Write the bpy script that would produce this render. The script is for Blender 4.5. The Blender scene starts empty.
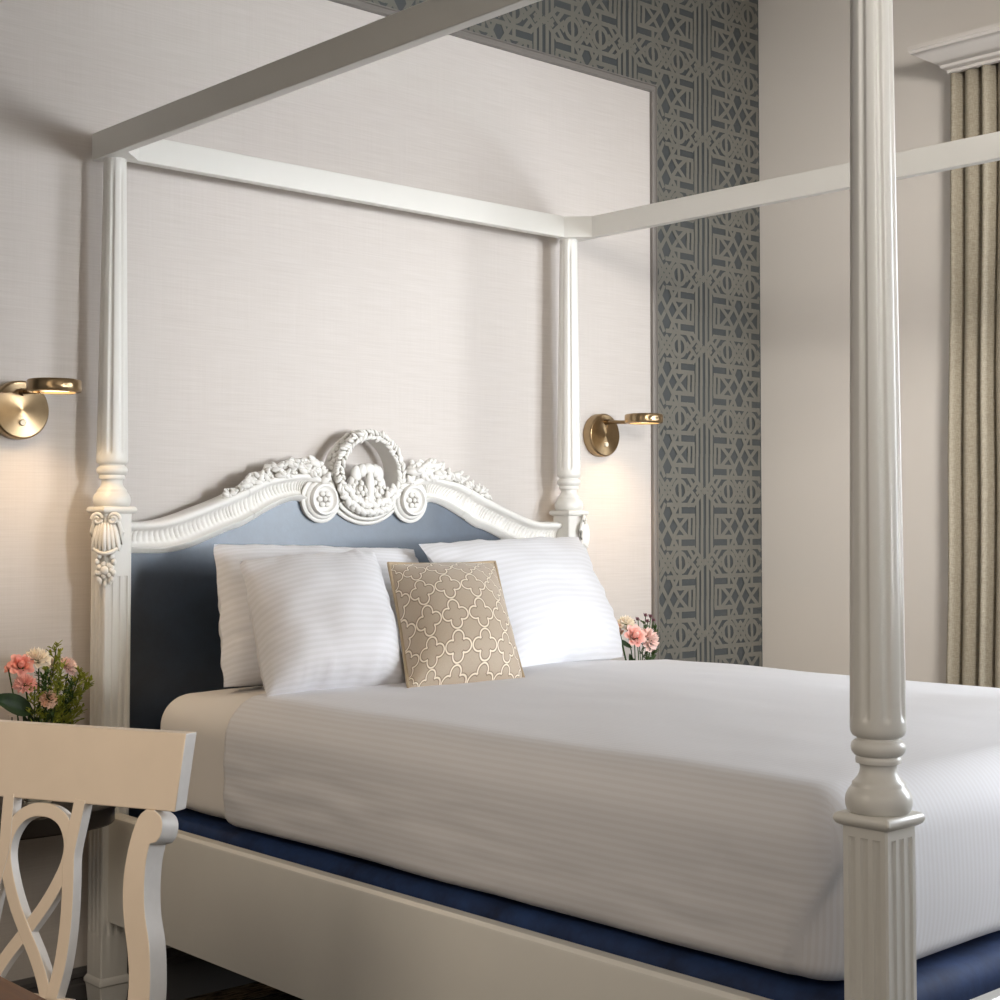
import bpy, math, random
from mathutils import Vector, Matrix, noise

random.seed(7)
C = bpy.context.scene.collection
PI = math.pi


# ------------------------------------------------------------------ helpers
class MB:
    """collects vertices and faces; build() links ONE mesh object"""
    def __init__(self):
        self.v, self.f, self.mi, self.uv = [], [], [], {}

    def add(self, verts, faces, M=None, mi=0, uvs=None):
        n = len(self.v)
        for p in verts:
            p = Vector(p)
            self.v.append(M @ p if M is not None else p)
        for f in faces:
            if uvs:
                self.uv[len(self.f)] = [uvs[i] for i in f]
            self.f.append([i + n for i in f])
            self.mi.append(mi)
        return self

    def box(self, lo, hi, M=None, mi=0):
        x0, y0, z0 = lo
        x1, y1, z1 = hi
        v = [(x0, y0, z0), (x1, y0, z0), (x1, y1, z0), (x0, y1, z0), (x0, y0, z1), (x1, y0, z1), (x1, y1, z1), (x0, y1, z1)]
        f = [(0, 3, 2, 1), (4, 5, 6, 7), (0, 1, 5, 4), (1, 2, 6, 5), (2, 3, 7, 6), (3, 0, 4, 7)]
        return self.add(v, f, M, mi)

    def loft(self, rings, M=None, cap=True, mi=0):
        n = len(rings[0])
        v = [p for r in rings for p in r]
        f = []
        for k in range(len(rings) - 1):
            for i in range(n):
                j = (i + 1) % n
                f.append((k * n + i, k * n + j, (k + 1) * n + j, (k + 1) * n + i))
        if cap:
            f.append(tuple(reversed(range(n))))
            f.append(tuple((len(rings) - 1) * n + i for i in range(n)))
        return self.add(v, f, M, mi)

    def lathe(self, prof, seg=32, M=None, mod=None, cap=True, mi=0):
        rings = []
        for r, z in prof:
            ring = []
            for i in range(seg):
                a = 2 * PI * i / seg
                rr = r if mod is None else mod(r, z, a)
                ring.append((rr * math.cos(a), rr * math.sin(a), z))
            rings.append(ring)
        return self.loft(rings, M, cap, mi)

    def ellipsoid(self, c, r, M=None, seg=10, rings=7, mi=0):
        v = [(c[0], c[1], c[2] - r[2])]
        for k in range(1, rings):
            t = -PI / 2 + PI * k / rings
            for i in range(seg):
                a = 2 * PI * i / seg
                v.append((c[0] + r[0] * math.cos(t) * math.cos(a), c[1] + r[1] * math.cos(t) * math.sin(a), c[2] + r[2] * math.sin(t)))
        v.append((c[0], c[1], c[2] + r[2]))
        f = []
        for i in range(seg):
            j = (i + 1) % seg
            f.append((0, 1 + j, 1 + i))
            f.append((len(v) - 1, 1 + (rings - 2) * seg + i, 1 + (rings - 2) * seg + j))
            for k in range(rings - 2):
                a = 1 + k * seg
                f.append((a + i, a + j, a + seg + j, a + seg + i))
        return self.add(v, f, M, mi)

    def tube(self, pts, r, seg=8, M=None, mi=0, closed=False):
        pts = [Vector(p) for p in pts]
        n = len(pts)
        rr = r if hasattr(r, '__len__') else [r] * n
        rings = []
        up = Vector((0, 0, 1))
        for i, p in enumerate(pts):
            a = pts[(i - 1) % n] if (closed or i > 0) else p
            b = pts[(i + 1) % n] if (closed or i < n - 1) else p
            t = (b - a).normalized()
            s = t.cross(up)
            if s.length < .05:
                s = t.cross(Vector((1, 0, 0)))
            s.normalize()
            w = s.cross(t)
            rings.append([p + rr[i] * (math.cos(2 * PI * k / seg) * s + math.sin(2 * PI * k / seg) * w) for k in range(seg)])
        if closed:
            rings.append(rings[0])
        return self.loft(rings, M, not closed, mi)

    def prism(self, poly, y0, y1, M=None, mi=0):
        """polygon in (x, z), extruded along y from y0 to y1"""
        n = len(poly)
        v = [(x, y0, z) for x, z in poly] + [(x, y1, z) for x, z in poly]
        f = [tuple(range(n)), tuple(reversed(range(n, 2 * n)))]
        for i in range(n):
            j = (i + 1) % n
            f.append((i, i + n, j + n, j))
        return self.add(v, f, M, mi)

    def ribbon(self, pts, w, y0, y1, M=None, mi=0, ramp=0):
        """a flat bar of width w following pts in the (x, z) plane"""
        n = len(pts)
        ww = w if hasattr(w, '__len__') else [w] * n
        L, Rr = [], []
        for i in range(n):
            a = Vector(pts[max(i - 1, 0)])
            b = Vector(pts[min(i + 1, n - 1)])
            t = (b - a).normalized()
            nn = Vector((-t.y, t.x)) * ww[i] / 2
            p = Vector(pts[i])
            L.append(p + nn)
            Rr.append(p - nn)
        e = [ramp * i / n for i in range(n)]
        rings = [[(L[i].x, y0 + e[i], L[i].y), (Rr[i].x, y0 + e[i], Rr[i].y), (Rr[i].x, y1 - e[i], Rr[i].y), (L[i].x, y1 - e[i], L[i].y)] for i in range(n)]
        return self.loft(rings, M, True, mi)

    def grid(self, fn, nu, nv, M=None, mi=0, uv=None):
        v, uvs = [], []
        for i in range(nu + 1):
            for j in range(nv + 1):
                v.append(fn(i / nu, j / nv))
                uvs.append(uv(i / nu, j / nv) if uv else (i / nu, j / nv))
        f = []
        for i in range(nu):
            for j in range(nv):
                a = i * (nv + 1) + j
                f.append((a, a + nv + 1, a + nv + 2, a + 1))
        return self.add(v, f, M, mi, uvs)

    def build(self, name, mat, parent=None, off=(0, 0, 0), smooth=40, bevel=0, fixn=True):
        me = bpy.data.meshes.new(name)
        o3 = Vector(off)
        me.from_pydata([tuple(p - o3) for p in self.v], [], self.f)
        mats = mat if isinstance(mat, (list, tuple)) else [mat]
        for m in mats:
            me.materials.append(m)
        if len(mats) > 1:
            for p, k in zip(me.polygons, self.mi):
                p.material_index = k
        if self.uv:
            lay = me.uv_layers.new(name='UVMap')
            for p in me.polygons:
                if p.index in self.uv:
                    for li, q in zip(p.loop_indices, self.uv[p.index]):
                        lay.data[li].uv = q
        me.update()
        if fixn:
            import bmesh
            bm = bmesh.new()
            bm.from_mesh(me)
            bmesh.ops.recalc_face_normals(bm, faces=bm.faces)
            bm.to_mesh(me)
            bm.free()
        if smooth:
            me.polygons.foreach_set('use_smooth', [True] * len(me.polygons))
            me.set_sharp_from_angle(angle=math.radians(smooth))
        o = bpy.data.objects.new(name, me)
        C.objects.link(o)
        if parent:
            o.parent = parent
        if bevel:
            b = o.modifiers.new('bevel', 'BEVEL')
            b.width = bevel
            b.segments = 2
            b.limit_method = 'ANGLE'
            b.angle_limit = math.radians(40)
        return o


def tag(o, label, cat, group=None, kind=None):
    o['label'] = label
    o['category'] = cat
    if group:
        o['group'] = group
    if kind:
        o['kind'] = kind
    return o


def thing(name, label, cat, loc=(0, 0, 0), rz=0, group=None):
    o = bpy.data.objects.new(name, None)
    C.objects.link(o)
    o.empty_display_size = .05
    o.location = loc
    o.rotation_euler = (0, 0, rz)
    return tag(o, label, cat, group)


def struct(o):
    o['kind'] = 'structure'
    return o


def T(x, y, z):
    return Matrix.Translation((x, y, z))


def RZ(a):
    return Matrix.Rotation(a, 4, 'Z')


def RX(a):
    return Matrix.Rotation(a, 4, 'X')


def RY(a):
    return Matrix.Rotation(a, 4, 'Y')


def smooth01(a, b, x):
    t = min(1, max(0, (x - a) / (b - a)))
    return t * t * (3 - 2 * t)


# ------------------------------------------------------------------ materials
def srgb(r, g, b):
    f = lambda c: c / 12.92 if c <= .04045 else ((c + .055) / 1.055) ** 2.4
    return (f(r / 255), f(g / 255), f(b / 255), 1)


class NT:
    def __init__(self, name):
        self.m = bpy.data.materials.new(name)
        self.m.use_nodes = True
        self.t = self.m.node_tree
        self.bsdf = self.t.nodes['Principled BSDF']

    def n(self, typ, **kw):
        nd = self.t.nodes.new(typ)
        for k, v in kw.items():
            setattr(nd, k, v)
        return nd

    def l(self, a, b):
        self.t.links.new(a, b)

    def math(self, op, a, b=None, c=None):
        nd = self.n('ShaderNodeMath', operation=op)
        for i, q in enumerate((a, b, c)):
            if q is None:
                continue
            if isinstance(q, (int, float)):
                nd.inputs[i].default_value = q
            else:
                self.l(q, nd.inputs[i])
        return nd.outputs[0]

    def mix(self, fac, c1, c2):
        nd = self.n('ShaderNodeMix', data_type='RGBA')
        for s, q in ((0, fac), (6, c1), (7, c2)):
            if isinstance(q, (int, float)):
                nd.inputs[s].default_value = q
            elif isinstance(q, tuple):
                nd.inputs[s].default_value = q
            else:
                self.l(q, nd.inputs[s])
        return nd.outputs[2]

    def coords(self, scale=(1, 1, 1), kind='Object'):
        tc = self.n('ShaderNodeTexCoord')
        mp = self.n('ShaderNodeMapping')
        mp.inputs['Scale'].default_value = scale
        self.l(tc.outputs[kind], mp.inputs['Vector'])
        return mp.outputs[0]

    def noise(self, vec, scale, detail=4, rough=.55):
        nd = self.n('ShaderNodeTexNoise')
        nd.inputs['Scale'].default_value = scale
        nd.inputs['Detail'].default_value = detail
        nd.inputs['Roughness'].default_value = rough
        self.l(vec, nd.inputs['Vector'])
        return nd.outputs[0]

    def ramp(self, fac, a, b):
        nd = self.n('ShaderNodeMapRange')
        nd.inputs[1].default_value = a
        nd.inputs[2].default_value = b
        self.l(fac, nd.inputs[0])
        return nd.outputs[0]

    def bump(self, h, strength=.2, dist=.002):
        nd = self.n('ShaderNodeBump')
        nd.inputs['Strength'].default_value = strength
        nd.inputs['Distance'].default_value = dist
        self.l(h, nd.inputs['Height'])
        self.l(nd.outputs[0], self.bsdf.inputs['Normal'])

    def set(self, **kw):
        for k, v in kw.items():
            s = self.bsdf.inputs[k.replace('_', ' ')]
            if hasattr(v, 'is_linked') or hasattr(v, 'links'):
                self.l(v, s)
            else:
                s.default_value = v
        return self


def plain(name, col, rough=.5, metal=0., var=.06, nscale=6, bump=0, coat=0, spec=.5):
    a = NT(name)
    v = a.coords()
    k = a.noise(v, nscale)
    d = tuple(c * (1 - var) for c in col[:3]) + (1,)
    e = tuple(min(1, c * (1 + var)) for c in col[:3]) + (1,)
    a.set(Base_Color=a.mix(k, d, e), Roughness=rough, Metallic=metal, Coat_Weight=coat, Specular_IOR_Level=spec)
    if bump:
        a.bump(a.noise(v, nscale * 12), bump)
    return a.m


M = {}
M['paint'] = plain('bed_paint', srgb(226, 224, 218), .32, var=.03, nscale=9, coat=.15)
M['carve'] = plain('carved_paint', srgb(222, 218, 208), .42, var=.05, nscale=40)


def recess_shaded():
    a = NT('carved_paint_recess_shade')
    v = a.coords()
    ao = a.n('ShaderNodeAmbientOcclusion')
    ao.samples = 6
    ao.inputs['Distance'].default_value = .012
    f = a.ramp(ao.outputs['AO'], .25, .8)  # occlusion shade put into the paint colour: recesses of the carving go darker
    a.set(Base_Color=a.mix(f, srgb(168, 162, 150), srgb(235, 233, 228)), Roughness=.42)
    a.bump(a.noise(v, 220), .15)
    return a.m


M['recess_shaded'] = recess_shaded()


def linen():
    a = NT('linen_wallcovering')
    v = a.coords((6, 6, 240))
    v2 = a.coords((260, 260, 4))
    v3 = a.coords((1.2, 1.2, 1.2))
    h = a.noise(v, 1, 4, .6)
    w = a.noise(v2, 1, 3, .6)
    s = a.math('ADD', a.math('MULTIPLY', h, .7), a.math('MULTIPLY', w, .3))
    k = a.ramp(s, .3, .7)
    c = a.mix(k, srgb(200, 193, 187), srgb(213, 207, 202))
    b = a.noise(v3, 1.0)
    c2 = a.mix(a.math('MULTIPLY', b, .16), c, srgb(192, 180, 168))
    a.set(Base_Color=c2, Roughness=.78, Specular_IOR_Level=.25)
    a.bump(s, .25, .001)
    return a.m


M['linen'] = linen()
M['wp_dark'] = plain('wallpaper_ground', srgb(68, 72, 73), .5, var=.08, nscale=3)
M['wp_light'] = plain('wallpaper_lattice', srgb(110, 108, 100), .42, var=.05, nscale=3)
M['wall'] = plain('painted_wall', srgb(222, 216, 209), .7, var=.02, nscale=2, bump=.04)
M['ceil'] = plain('ceiling_paint', srgb(205, 196, 182), .8, var=.02)
M['frame'] = plain('panel_frame_paint', srgb(124, 119, 114), .4, var=.03)
M['base'] = plain('baseboard_paint', srgb(86, 84, 84), .4, var=.04)
M['outlet'] = plain('outlet_plastic', srgb(214, 203, 196), .4, var=.01)
M['slot'] = plain('outlet_slot', (.02, .018, .016, 1), .6)
M['crown'] = plain('crown_paint', srgb(226, 220, 214), .45, var=.02)
M['chair'] = plain('chair_champagne_paint', srgb(222, 206, 187), .36, metal=.12, var=.05, nscale=14, bump=.03)
M['pale_edge'] = plain('chair_pale_right_edge', srgb(228, 226, 224), .34, metal=.2, var=.06, nscale=60, bump=.04)
M['glass'] = None
M['darkwood'] = None


def brass():
    a = NT('brushed_brass')
    v = a.coords((1, 1, 1))
    a.set(Base_Color=a.mix(a.noise(v, 30), srgb(146, 124, 94), srgb(184, 160, 126)), Metallic=1., Roughness=.3, Anisotropic=.85)
    tn = a.n('ShaderNodeTangent', direction_type='RADIAL', axis='Y')
    a.l(tn.outputs[0], a.bsdf.inputs['Tangent'])
    return a.m


M['brass'] = brass()
M['brass_dark'] = plain('antique_brass', srgb(146, 124, 94), .28, metal=1, var=.05, nscale=20)


def emis(name, col, s):
    a = NT(name)
    a.set(Base_Color=(1, .9, .75, 1), Emission_Color=col, Emission_Strength=s)
    return a.m


M['lens'] = emis('lamp_lens', (1, .82, .55, 1), 3)
M['button'] = plain('switch_button', srgb(240, 228, 205), .3, metal=.0)


def wood(name, c1, c2, rough, axis=(2, 30, 30)):
    a = NT(name)
    v = a.coords(axis)
    n1 = a.noise(v, 1.5, 6, .65)
    a.set(Base_Color=a.mix(a.ramp(n1, .3, .7), c1, c2), Roughness=rough)
    a.bump(n1, .08)
    return a.m


M['deskwood'] = wood('desk_wood', srgb(74, 48, 30), srgb(112, 78, 50), .5, (30, 2, 30))
M['darkwood'] = wood('nightstand_wood', srgb(22, 18, 15), srgb(40, 32, 26), .35)


def velvet(name, c1, c2, sheen, tint, rough=.75, sr=.3, coat=0):
    a = NT(name)
    v = a.coords()
    n1 = a.noise(v, 9, 5, .6)
    n2 = a.noise(v, 60, 3)
    k = a.math('ADD', a.math('MULTIPLY', n1, .8), a.math('MULTIPLY', n2, .2))
    a.set(Base_Color=a.mix(a.ramp(k, .35, .65), c1, c2), Roughness=rough, Sheen_Weight=sheen, Sheen_Tint=tint, Sheen_Roughness=sr, Coat_Weight=coat * .7, Specular_IOR_Level=.5 + .5 * coat, Coat_Roughness=.33, Coat_IOR=1.9)
    if coat:
        # blueish nap: the pile itself is tinted where it catches the window
        a.set(Specular_Tint=(.80, .90, 1, 1), Coat_Tint=(.90, .95, 1, 1))
    a.bump(n2, .25, .002)
    return a.m


M['headvelvet'] = velvet('headboard_velvet', srgb(27, 36, 48), srgb(44, 56, 73), 1.0, srgb(205, 222, 240), .5, .35, .8)
M['navy'] = velvet('navy_velvet', srgb(13, 31, 64), srgb(32, 60, 108), .12, srgb(90, 120, 190), .75)


def bedding(name, freq, axis, c1, c2, amp=.35):
    a = NT(name)
    uv = a.n('ShaderNodeUVMap')
    sp = a.n('ShaderNodeSeparateXYZ')
    a.l(uv.outputs[0], sp.inputs[0])
    s = a.math('SINE', a.math('MULTIPLY', sp.outputs[axis], 2 * PI * freq))
    k = a.ramp(s, -.45, .45)
    v = a.coords()
    w = a.noise(v, 7, 3)
    weave = a.noise(v, 900, 1)
    a.set(Base_Color=a.mix(k, c1, c2), Roughness=a.math('ADD', .62, a.math('MULTIPLY', k, .18)), Sheen_Weight=.15)
    h = a.math('ADD', a.math('MULTIPLY', k, amp), a.math('ADD', a.math('MULTIPLY', w, 2.2), a.math('MULTIPLY', weave, .12)))
    a.bump(h, .35, .003)
    return a.m


M['cover'] = bedding('striped_coverlet_cotton', 1 / .0125, 0, srgb(216, 215, 218), srgb(221, 221, 225), .03)
M['case'] = bedding('striped_pillowcase_cotton', 1 / .0195, 1, srgb(221, 221, 224), srgb(228, 228, 232), .07)
M['sheet'] = plain('plain_sheet_cotton', srgb(226, 222, 218), .75, var=.02, nscale=5, bump=.1)


def quatrefoil():
    a = NT('quatrefoil_cushion_fabric')
    uv = a.n('ShaderNodeUVMap')
    sp = a.n('ShaderNodeSeparateXYZ')
    a.l(uv.outputs[0], sp.inputs[0])
    X, Y = sp.outputs[0], sp.outputs[1]
    # diamond lattice: quatrefoils at the nodes of a staggered grid, touching their neighbours
    px, py = .096, .098
    u0 = a.math('DIVIDE', X, px)
    v0 = a.math('DIVIDE', Y, py)

    def cell(du):
        x = a.math('ABSOLUTE', a.math('SUBTRACT', a.math('FRACT', a.math('ADD', u0, du)), .5))
        y = a.math('ABSOLUTE', a.math('SUBTRACT', a.math('FRACT', a.math('ADD', v0, du)), .5))

        def d(cx, cy, r):
            dx = a.math('SUBTRACT', x, cx)
            dy = a.math('SUBTRACT', y, cy)
            q = a.math('SQRT', a.math('ADD', a.math('MULTIPLY', dx, dx), a.math('MULTIPLY', dy, dy)))
            return a.math('SUBTRACT', q, r)
        return a.math('MINIMUM', a.math('MINIMUM', d(.27, 0, .20), d(0, .27, .20)), d(0, 0, .27))
    sd = cell(0.0)
    # second family of cells sits between the first: its border is the same line, bridged at the tips
    e = a.math('ABSOLUTE', sd)
    line = a.math('SUBTRACT', 1, a.ramp(e, .018, .034))
    dark = a.math('SUBTRACT', 1, a.ramp(e, .05, .066))
    v = a.coords()
    base = a.mix(a.noise(v, 500, 2), srgb(168, 150, 130), srgb(188, 171, 150))
    c = a.mix(a.math('MULTIPLY', dark, .7), base, srgb(104, 86, 66))
    c = a.mix(line, c, srgb(234, 222, 202))
    a.set(Base_Color=c, Roughness=.6, Sheen_Weight=.2)
    a.bump(a.math('ADD', line, a.math('MULTIPLY', a.noise(v, 700, 1), .15)), .4, .0015)
    return a.m


M['quatre'] = quatrefoil()
M['piping'] = plain('cushion_piping', srgb(176, 156, 128), .6, var=.12, nscale=60)


def curtain_mat():
    a = NT('curtain_linen')
    v = a.coords((500, 500, 60))
    v2 = a.coords((60, 60, 500))
    k = a.math('ADD', a.math('MULTIPLY', a.noise(v, 1, 2), .5), a.math('MULTIPLY', a.noise(v2, 1, 2), .5))
    a.set(Base_Color=a.mix(a.ramp(k, .35, .65), srgb(150, 141, 124), srgb(184, 175, 157)), Roughness=.85, Specular_IOR_Level=.15)
    a.bump(k, .2, .001)
    return a.m


M['curtain'] = curtain_mat()


def carpet():
    a = NT('patterned_carpet')
    v = a.coords((1, 1, 1))
    v2 = a.coords((10, 55, 1))
    n1 = a.noise(v2, 2.0, 6, .7)
    n2 = a.noise(v, 260, 2)
    c = a.mix(a.ramp(n1, .42, .62), srgb(30, 26, 24), srgb(122, 108, 90))
    c = a.mix(a.math('MULTIPLY', n2, .5), c, srgb(24, 20, 18))
    a.set(Base_Color=c, Roughness=.95, Specular_IOR_Level=.1)
    a.bump(n2, .6, .004)
    return a.m


M['carpet'] = carpet()


def glass():
    a = NT('clear_glass')
    a.set(Base_Color=(.95, .98, .96, 1), Roughness=.03, Transmission_Weight=1., IOR=1.3)
    return a.m


M['glass'] = glass()


def petal(name, c1, c2):
    a = NT(name)
    v = a.coords()
    a.set(Base_Color=a.mix(a.ramp(a.noise(v, 45, 3), .3, .7), c1, c2), Roughness=.6, Subsurface_Weight=.15, Subsurface_Radius=(.01, .005, .004), Subsurface_Scale=.3)
    return a.m


M['coral'] = petal('coral_petal', srgb(238, 150, 134), srgb(250, 190, 174))
M['rose'] = petal('pink_rose_petal', srgb(244, 176, 164), srgb(253, 208, 198))
M['pink'] = petal('pink_petal', srgb(236, 160, 148), srgb(248, 200, 186))
M['palepink'] = petal('pale_pink_petal', srgb(244, 206, 198), srgb(252, 232, 224))
M['cream'] = petal('cream_petal', srgb(244, 228, 204), srgb(254, 246, 232))
M['peach'] = petal('peach_petal', srgb(232, 178, 140), srgb(248, 220, 200))
M['purple'] = petal('purple_bud', srgb(96, 56, 72), srgb(140, 92, 108))
M['brownpetal'] = petal('brown_petal', srgb(140, 104, 88), srgb(186, 150, 130))
M['green'] = petal('leaf_green', srgb(38, 62, 20), srgb(66, 94, 34))
M['deepgreen'] = petal('deep_leaf_green', srgb(24, 42, 16), srgb(44, 66, 28))
M['lime'] = petal('yellow_green_leaf', srgb(112, 122, 26), srgb(160, 164, 60))

# ------------------------------------------------------------------ dimensions (metres; headboard wall is y=0, bed centre x=0)
PX = .82            # bed post axis
YH, YF = -.0894, -2.3533
XR = 1.946          # right wall
XL = -2.9           # left wall
YB = -9.9           # wall behind the camera
HC = 3.45           # ceiling
PANX, PANZ = 1.3148, 2.7996

# ------------------------------------------------------------------ room shell
struct(MB().box((XL - .1, YB - .1, -.1), (XR + .1, .1, 0)).build('floor', M['carpet']))
struct(MB().box((XL - .1, YB - .1, HC), (XR + .1, .1, HC + .1)).build('ceiling', M['ceil']))
struct(MB().box((XR, YB, 0), (XR + .1, .1, HC)).build('wall_right', M['wall']))
struct(MB().box((XL - .1, YB, 0), (XL, .1, HC)).build('wall_left', M['wall']))
struct(MB().box((XL, YB - .1, 0), (XR, YB, HC)).build('wall_front', M['wall']))

wb = MB()
wb.box((XL, 0, 0), (XR, .1, HC), mi=1)
wb.add([(-PANX, -.004, .05), (PANX, -.004, .05), (PANX, -.004, PANZ), (-PANX, -.004, PANZ)], [(0, 1, 2, 3)], mi=0)
# interlaced strap lattice of the wallpaper
CW, CH, X0, Z0, SW = .408, .26, 1.609, 1.382, .0155
SEG = [((.075, .07), (.075, .5)), ((.2, .13), (.2, .5)), ((.67, 0), (.67, .36)), ((.3, .2), (1, .2)), ((.3, .35), (.82, .35)),
       ((.7, .17), (1, .5)), ((.48, .36), (.69, .5)), ((.69, .5), (.84, .36)), ((.3, .38), (.3, .5)), ((.42, .36), (.42, .5)),
       ((.0, -.02), (.3, .2)), ((.2, .13), (.46, -.05)), ((.075, .07), (.2, -.03)), ((1, 0), (.78, .2)), ((.46, .2), (.3, .05)),
       ((.82, .35), (.92, .2)), ((.86, .0), (1, .12))]
for k in range(14):
    a0, a1 = PI * k / 14, PI * (k + 1) / 14
    r = .034
    SEG.append(((.67 + r * math.cos(a0) / (CW / 2), r * math.sin(a0) / CH), (.67 + r * math.cos(a1) / (CW / 2), r * math.sin(a1) / CH)))
cnt = 0
for ix in range(-9, 2):
    for iz in range(-6, 9):
        for km, (sa, st) in enumerate(((1, 1), (-1, 1), (1, -1), (-1, -1))):
            for ks, (p, q) in enumerate(SEG):
                pts = []
                for (a, t) in (p, q):
                    x = X0 + ix * CW + sa * a * CW / 2
                    z = Z0 + iz * CH + (t if st > 0 else 1 - t) * CH
                    pts.append(Vector((x, z)))
                m = (pts[0] + pts[1]) / 2
                lim = XR - .009
                if min(pts[0].x, pts[1].x) > lim - .002 or min(pts[0].x, pts[1].x) < XL + .01 or max(pts[0].y, pts[1].y) > HC - .01 or min(pts[0].y, pts[1].y) < .15:
                    continue
                if abs(m.x) < PANX + .02 and m.y < PANZ + .02:
                    continue
                t = (pts[1] - pts[0]).normalized()
                nn = Vector((-t.y, t.x)) * SW / 2
                e = t * SW * .4
                a, b = pts[0] - e, pts[1] + e
                if b.x > lim and abs(b.x - a.x) > 1e-4:
                    b = a + (b - a) * ((lim - a.x) / (b.x - a.x))
                elif a.x > lim and abs(b.x - a.x) > 1e-4:
                    a = b + (a - b) * ((lim - b.x) / (a.x - b.x))
                y = -.0006 - .00002 * (km * len(SEG) + ks)
                wb.add([(a.x + nn.x, y, a.y + nn.y), (b.x + nn.x, y, b.y + nn.y), (b.x - nn.x, y, b.y - nn.y), (a.x - nn.x, y, a.y - nn.y)], [(3, 2, 1, 0)], mi=2)
# dark centre line between the straps is the ground itself
struct(wb.build('wall_back', [M['linen'], M['wp_dark'], M['wp_light']], smooth=0, fixn=False))

# moulding that frames the linen panel: stepped profile mitred at the two top corners
fr = MB()
prof = [(0, 0), (0, .012), (.006, .016), (.012, .016), (.014, .010), (.030, .010), (.033, .014), (.040, .012), (.042, 0)]
rings = []
for (cx, cz, sx, sz) in ((-PANX, .14, -1, 0), (-PANX, PANZ, -1, 1), (PANX, PANZ, 1, 1), (PANX, .14, 1, 0)):
    rings.append([(cx + sx * o * .68, -d - .004, cz + sz * o * .68) for o, d in prof])
fr.loft(rings, None, True)
struct(fr.build('trim_1', M['frame'], smooth=30))

bb = MB()
bprof = [(0, 0), (-.018, 0), (-.018, .095), (-.013, .10), (-.013, .112), (-.020, .118), (-.020, .128), (-.008, .138), (0, .138)]
bb.loft([[(XL, y - .002, z) for y, z in bprof], [(XR, y - .002, z) for y, z in bprof]])
struct(bb.build('baseboard_back', M['base'], smooth=30))
bb = MB()
bb.loft([[(XR + y, YB, z) for y, z in bprof], [(XR + y, -.02, z) for y, z in bprof]])
struct(bb.build('baseboard_right', M['base'], smooth=30))

# ------------------------------------------------------------------ bed
BO = (0, -1.22, 0)
bed = thing('four_poster_bed', 'cream painted four-poster bed with carved crest and dark velvet headboard', 'bed', BO)


def block_ring(s, z, d, w=.0125, sp=.0205):
    """square section with three flutes cut d deep into each side"""
    h = s / 2
    ring = []
    for k in range(4):
        loc = [(-h + .003, 0)]
        for c in (-sp, 0, sp):
            loc += [(c - w / 2, 0), (c - w / 3, -d * .75), (c, -d), (c + w / 3, -d * .75), (c + w / 2, 0)]
        loc += [(h - .003, 0)]
        a = k * PI / 2
        for (u, e) in loc:
            x, y = u, -(h + e)
            ring.append((x * math.cos(a) - y * math.sin(a), x * math.sin(a) + y * math.cos(a), z))
    return ring


def sq_ring(s, z, c=.002):
    h = s / 2
    return [(-h + c, -h, z), (h - c, -h, z), (h, -h + c, z), (h, h - c, z), (h - c, h, z), (-h + c, h, z), (-h, h - c, z), (-h, -h + c, z)]


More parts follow.
